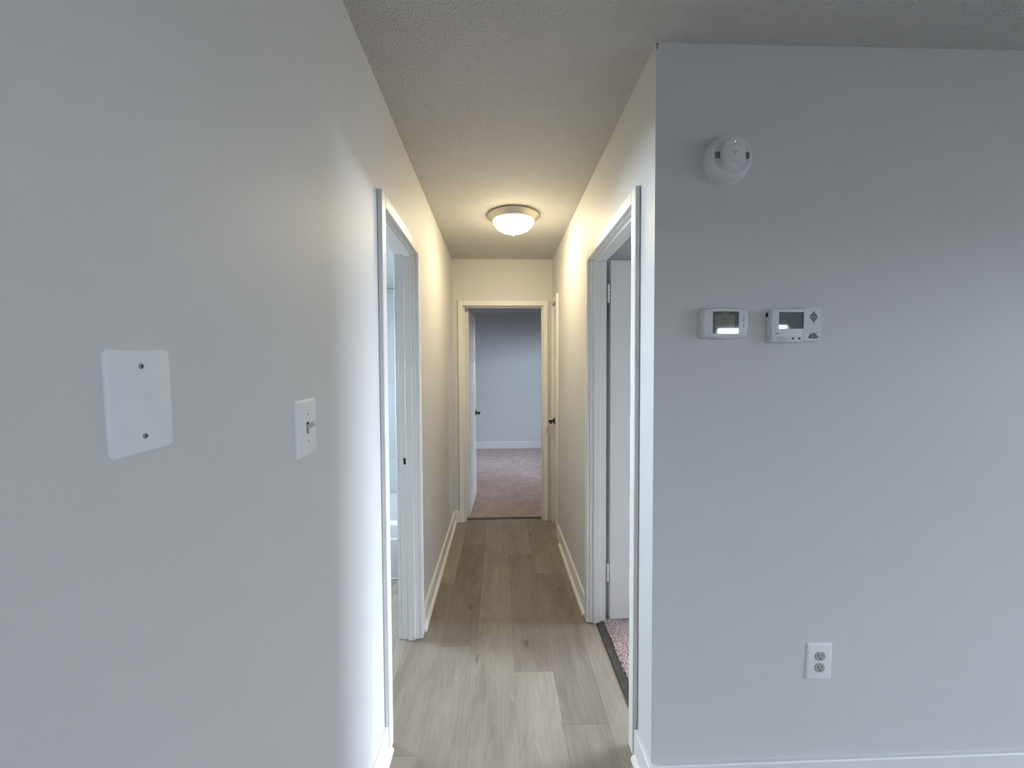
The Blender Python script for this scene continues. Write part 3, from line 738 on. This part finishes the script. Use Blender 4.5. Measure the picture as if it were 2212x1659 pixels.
# thermostat with arrow pad, loose on its base
t2x, t2z = 0.9480, 1.5555
t2 = on_front('thermostat', t2x, t2z, 'boxy white thermostat with grey arrow buttons and blank grey display', 'thermostat', 'thermostats side by side')
t2.rotation_euler = (math.radians(0.30), 0, 0)   # hangs a little loose
f0, f1 = 0.867-t2x, 1.0285-t2x
zt, zb = 1.6045-t2z, 1.5005-t2z
front_box(t2, 'back_plate', f0-0.0005, f1-0.010, zb+0.002, zt-0.003, 0.0, 0.010, 'det', 0.001)
front_box(t2, 'loose_edge', f0-0.0035, f0+0.004, zt-0.021, zt-0.009, 0.001, 0.007, 'slot')
front_box(t2, 'release_tab', f0-0.0040, f0+0.004, -0.022, -0.004, 0.002, 0.010, 'det', 0.0015)
front_box(t2, 'body', f0, 0.9665-t2x+0.004, zb, zt, 0.009, 0.0262, 'thermo2', 0.0014)
# control column on the right with a domed top
pts = [(0.9690-t2x, zb+0.006), (0.9750-t2x, zb+0.003), (1.0215-t2x, zb+0.0035), (1.0220-t2x, zb+0.0165), (1.0290-t2x, zb+0.0185), (1.0280-t2x, zt+0.002)]
for i in range(1, 9):
    t = i/9; pts.append((1.0280-t2x+(0.9690-1.0280)*t, zt+0.002+0.0042*math.sin(PI*t)**0.8*(1 if t < .5 else 0.8) - 0.001*t))
pts.append((0.9690-t2x, zt+0.001))
front_prism(t2, 'control_column', pts, 0.009, 0.0275, 'thermo')
# raised display frame and the blank lcd
q0, q1, r0, r1 = 0.8889-t2x, 0.9690-t2x, 1.5425-t2z, 1.5952-t2z
front_box(t2, 'display_ledge', f0+0.010, 0.9690-t2x, -0.0275, zt-0.0045, 0.0255, 0.0272, 'thermo2', 0.0006)
ls = front_box(t2, 'lcd', q0, q1-0.004, r0, r1, 0.0265, 0.0275, 'lcd2')
front_box(ls, 'lcd_edge', q1-0.0045, q1-0.001, r0, r1, 0.0266, 0.0276, 'slot')
front_box(t2, 'battery_cover', 0.8850-t2x, 0.9175-t2x, zb+0.0015, zb+0.0165, 0.0257, 0.0266, 'door_cover', 0.0005)
front_box(t2, 'flap', 0.9200-t2x, 0.9690-t2x, zb+0.0010, zb+0.0180, 0.0257, 0.0266, 'thermo2', 0.0005)
for x in (0.9386, 0.9597):
    b = B(); lathe(b, [(0.0036, -0.0262), (0.0036, -0.0278), (0.0030, -0.0284)], 22, center=(x-t2x-0.003, 0, 1.5116-t2z), axis='y'); kb = obj('round_button', b, 'button_edge', t2, True)
    b = B(); lathe(b, [(0.0022, -0.0283), (0.0020, -0.0287)], 18, center=(x-t2x-0.003, 0, 1.5116-t2z), axis='y'); obj('button_face', b, 'button', kb)
def tri_button(name, pts, cx, cz):
    base_ = front_prism(t2, name, pts, 0.0270, 0.0284, 'button_edge')
    inner = [(cx+(u-cx)*0.80, cz+(v-cz)*0.80) for u, v in pts]
    front_prism(base_, 'button_face', inner, 0.0283, 0.0292, 'button'); return base_
ax, az = 1.0010-t2x, 1.5795-t2z
def dome_tri(s):
    p = [(ax-0.0125, az+0.0012*s)]
    for t in (0.2, 0.4, 0.6, 0.8): p.append((ax-0.0125+0.0113*t, az+s*(0.0012+0.0130*t**0.8)))
    p += [(ax-0.0010, az+s*0.0158), (ax+0.0010, az+s*0.0158)]
    for t in (0.8, 0.6, 0.4, 0.2): p.append((ax+0.0125-0.0113*t, az+s*(0.0012+0.0130*t**0.8)))
    p.append((ax+0.0125, az+0.0012*s)); return p
tri_button('up_button', dome_tri(1), ax, az+0.0065); tri_button('down_button', dome_tri(-1), ax, az-0.0065)
bz = 1.5120-t2z
def fan(s):
    p = [(ax+s*0.0016, bz-0.0015), (ax+s*0.0016, bz+0.0172)]
    for t in (0.25, 0.5, 0.75, 1.0): p.append((ax+s*(0.0016+0.0150*t), bz+0.0172-0.0145*t**1.5))
    p.append((ax+s*0.0150, bz+0.0015)); return p
tri_button('fan_button', fan(-1), ax-0.006, bz+0.006); tri_button('fan_button', fan(1), ax+0.006, bz+0.006)
text_obj(t2, 'lettering', 'WARMER', ax, az+0.0185, 0.0276, 0.0032, 'print'); text_obj(t2, 'lettering', 'COOLER', ax, az-0.0185, 0.0276, 0.0032, 'print')
b = B()
for i in range(4): box(b, ax-0.0140+i*0.0016, ax-0.0128+i*0.0016, -0.0278, -0.0274, bz+0.0166, bz+0.0180)
for i in range(5): box(b, ax+0.0070+i*0.0017, ax+0.0082+i*0.0017, -0.0278, -0.0274, bz+0.0172, bz+0.0190)
obj('printed_caption', b, 'print', t2)['kind'] = 'stuff'
b = B(); lathe(b, [(0.0034, -0.0270), (0.0034, -0.0275)], 24, center=(0, 0, 0), axis='y')
lg = obj('maker_oval', b, 'print', t2); lg.location = (0.8800-t2x+0.004, 0, 1.5279-t2z); lg.scale = (1.15, 1, 0.62)
b = B()
for i in range(4): box(b, 0.8895-t2x+i*0.0017, 0.8907-t2x+i*0.0017, -0.0276, -0.0271, 1.5272-t2z, 1.5288-t2z)
obj('printed_caption', b, 'print_soft', t2)['kind'] = 'stuff'

# duplex outlet
ol = on_front('wall_outlet', 1.0620, 0.4385, 'white duplex outlet plate low on the thermostat wall', 'outlet')
ol.rotation_euler = (0, math.radians(2.0), 0)
b = plate_solid(0.0865, 0.1240, 0.0065, 0.006, 0.004)
bmesh.ops.transform(b, matrix=Matrix.Rotation(PI, 4, 'Z'), verts=b.verts); obj('plate', b, 'plate', ol, True)
for s in (1, -1):
    cz = 0.0195*s
    pts = []
    for i in range(40):
        a = 2*PI*i/40; u, v = 0.0170*math.cos(a), 0.0170*math.sin(a); pts.append((u, cz+max(-0.0142, min(0.0142, v))))
    rc = front_prism(ol, 'receptacle', pts, 0.004, 0.0085, 'recept')
    front_box(rc, 'slot', -0.0075, -0.0052, cz-0.0005, cz+0.0070, 0.0083, 0.0088, 'slot'); front_box(rc, 'slot', 0.0052, 0.0072, cz+0.0005, cz+0.0065, 0.0083, 0.0088, 'slot')
    front_prism(rc, 'ground_hole', [(0.0026*math.cos(a), cz-0.0075+max(-0.0018, 0.0026*math.sin(a))) for a in [2*PI*i/16 for i in range(16)]], 0.0083, 0.0088, 'slot')
b = B(); lathe(b, [(0.0032, -0.006), (0.0032, -0.0072), (0.002, -0.0080)], 18, axis='y'); obj('screw', b, 'plate', ol, True)

# ------------------------------------------------------------------ wear: scratches on the floor, a smudge by the closet knob, a crack at the wall corner
M['scratch'] = mat('pale_scratch', (0.62, 0.60, 0.56), 0.7)
M['smudge'] = mat('hand_smudge', (0.50, 0.47, 0.40), 0.6)
for x, y, l, a in ((0.047, 1.715, 0.020, 8), (0.050, 1.700, 0.024, -12), (0.052, 1.688, 0.020, 14), (0.054, 1.676, 0.018, -4)):
    b = B(); c, sn = math.cos(math.radians(a)), math.sin(math.radians(a)); t_ = 0.0009
    prism(b, [(x-c*l/2+sn*t_, y-sn*l/2-c*t_), (x+c*l/2, y+sn*l/2), (x-c*l/2-sn*t_, y-sn*l/2+c*t_)], 'z', -0.0002, 0.0003); obj('scratch', b, 'scratch', floor)
b = B(); rq = random.Random(5)
prism(b, [(ED1+0.034+0.008*math.cos(q)*rq.uniform(0.6, 1.1), 0.855+0.036*math.sin(q)*rq.uniform(0.8, 1.1)) for q in [2*PI*i/14 for i in range(14)]], 'y', YE-CT-0.0004, YE-CT+0.001)
sm = obj('smudge', b, 'smudge', d3); sm.location = (-ED0, -YE, 0)
b = B(); prism(b, [(XR+0.001, 2.439), (XR+0.010, 2.436), (XR+0.004, 2.431), (XR+0.006, 2.424), (XR+0.0015, 2.418)], 'y', YF-0.0006, YF+0.001); obj('corner_crack', b, 'mark', wall_front)
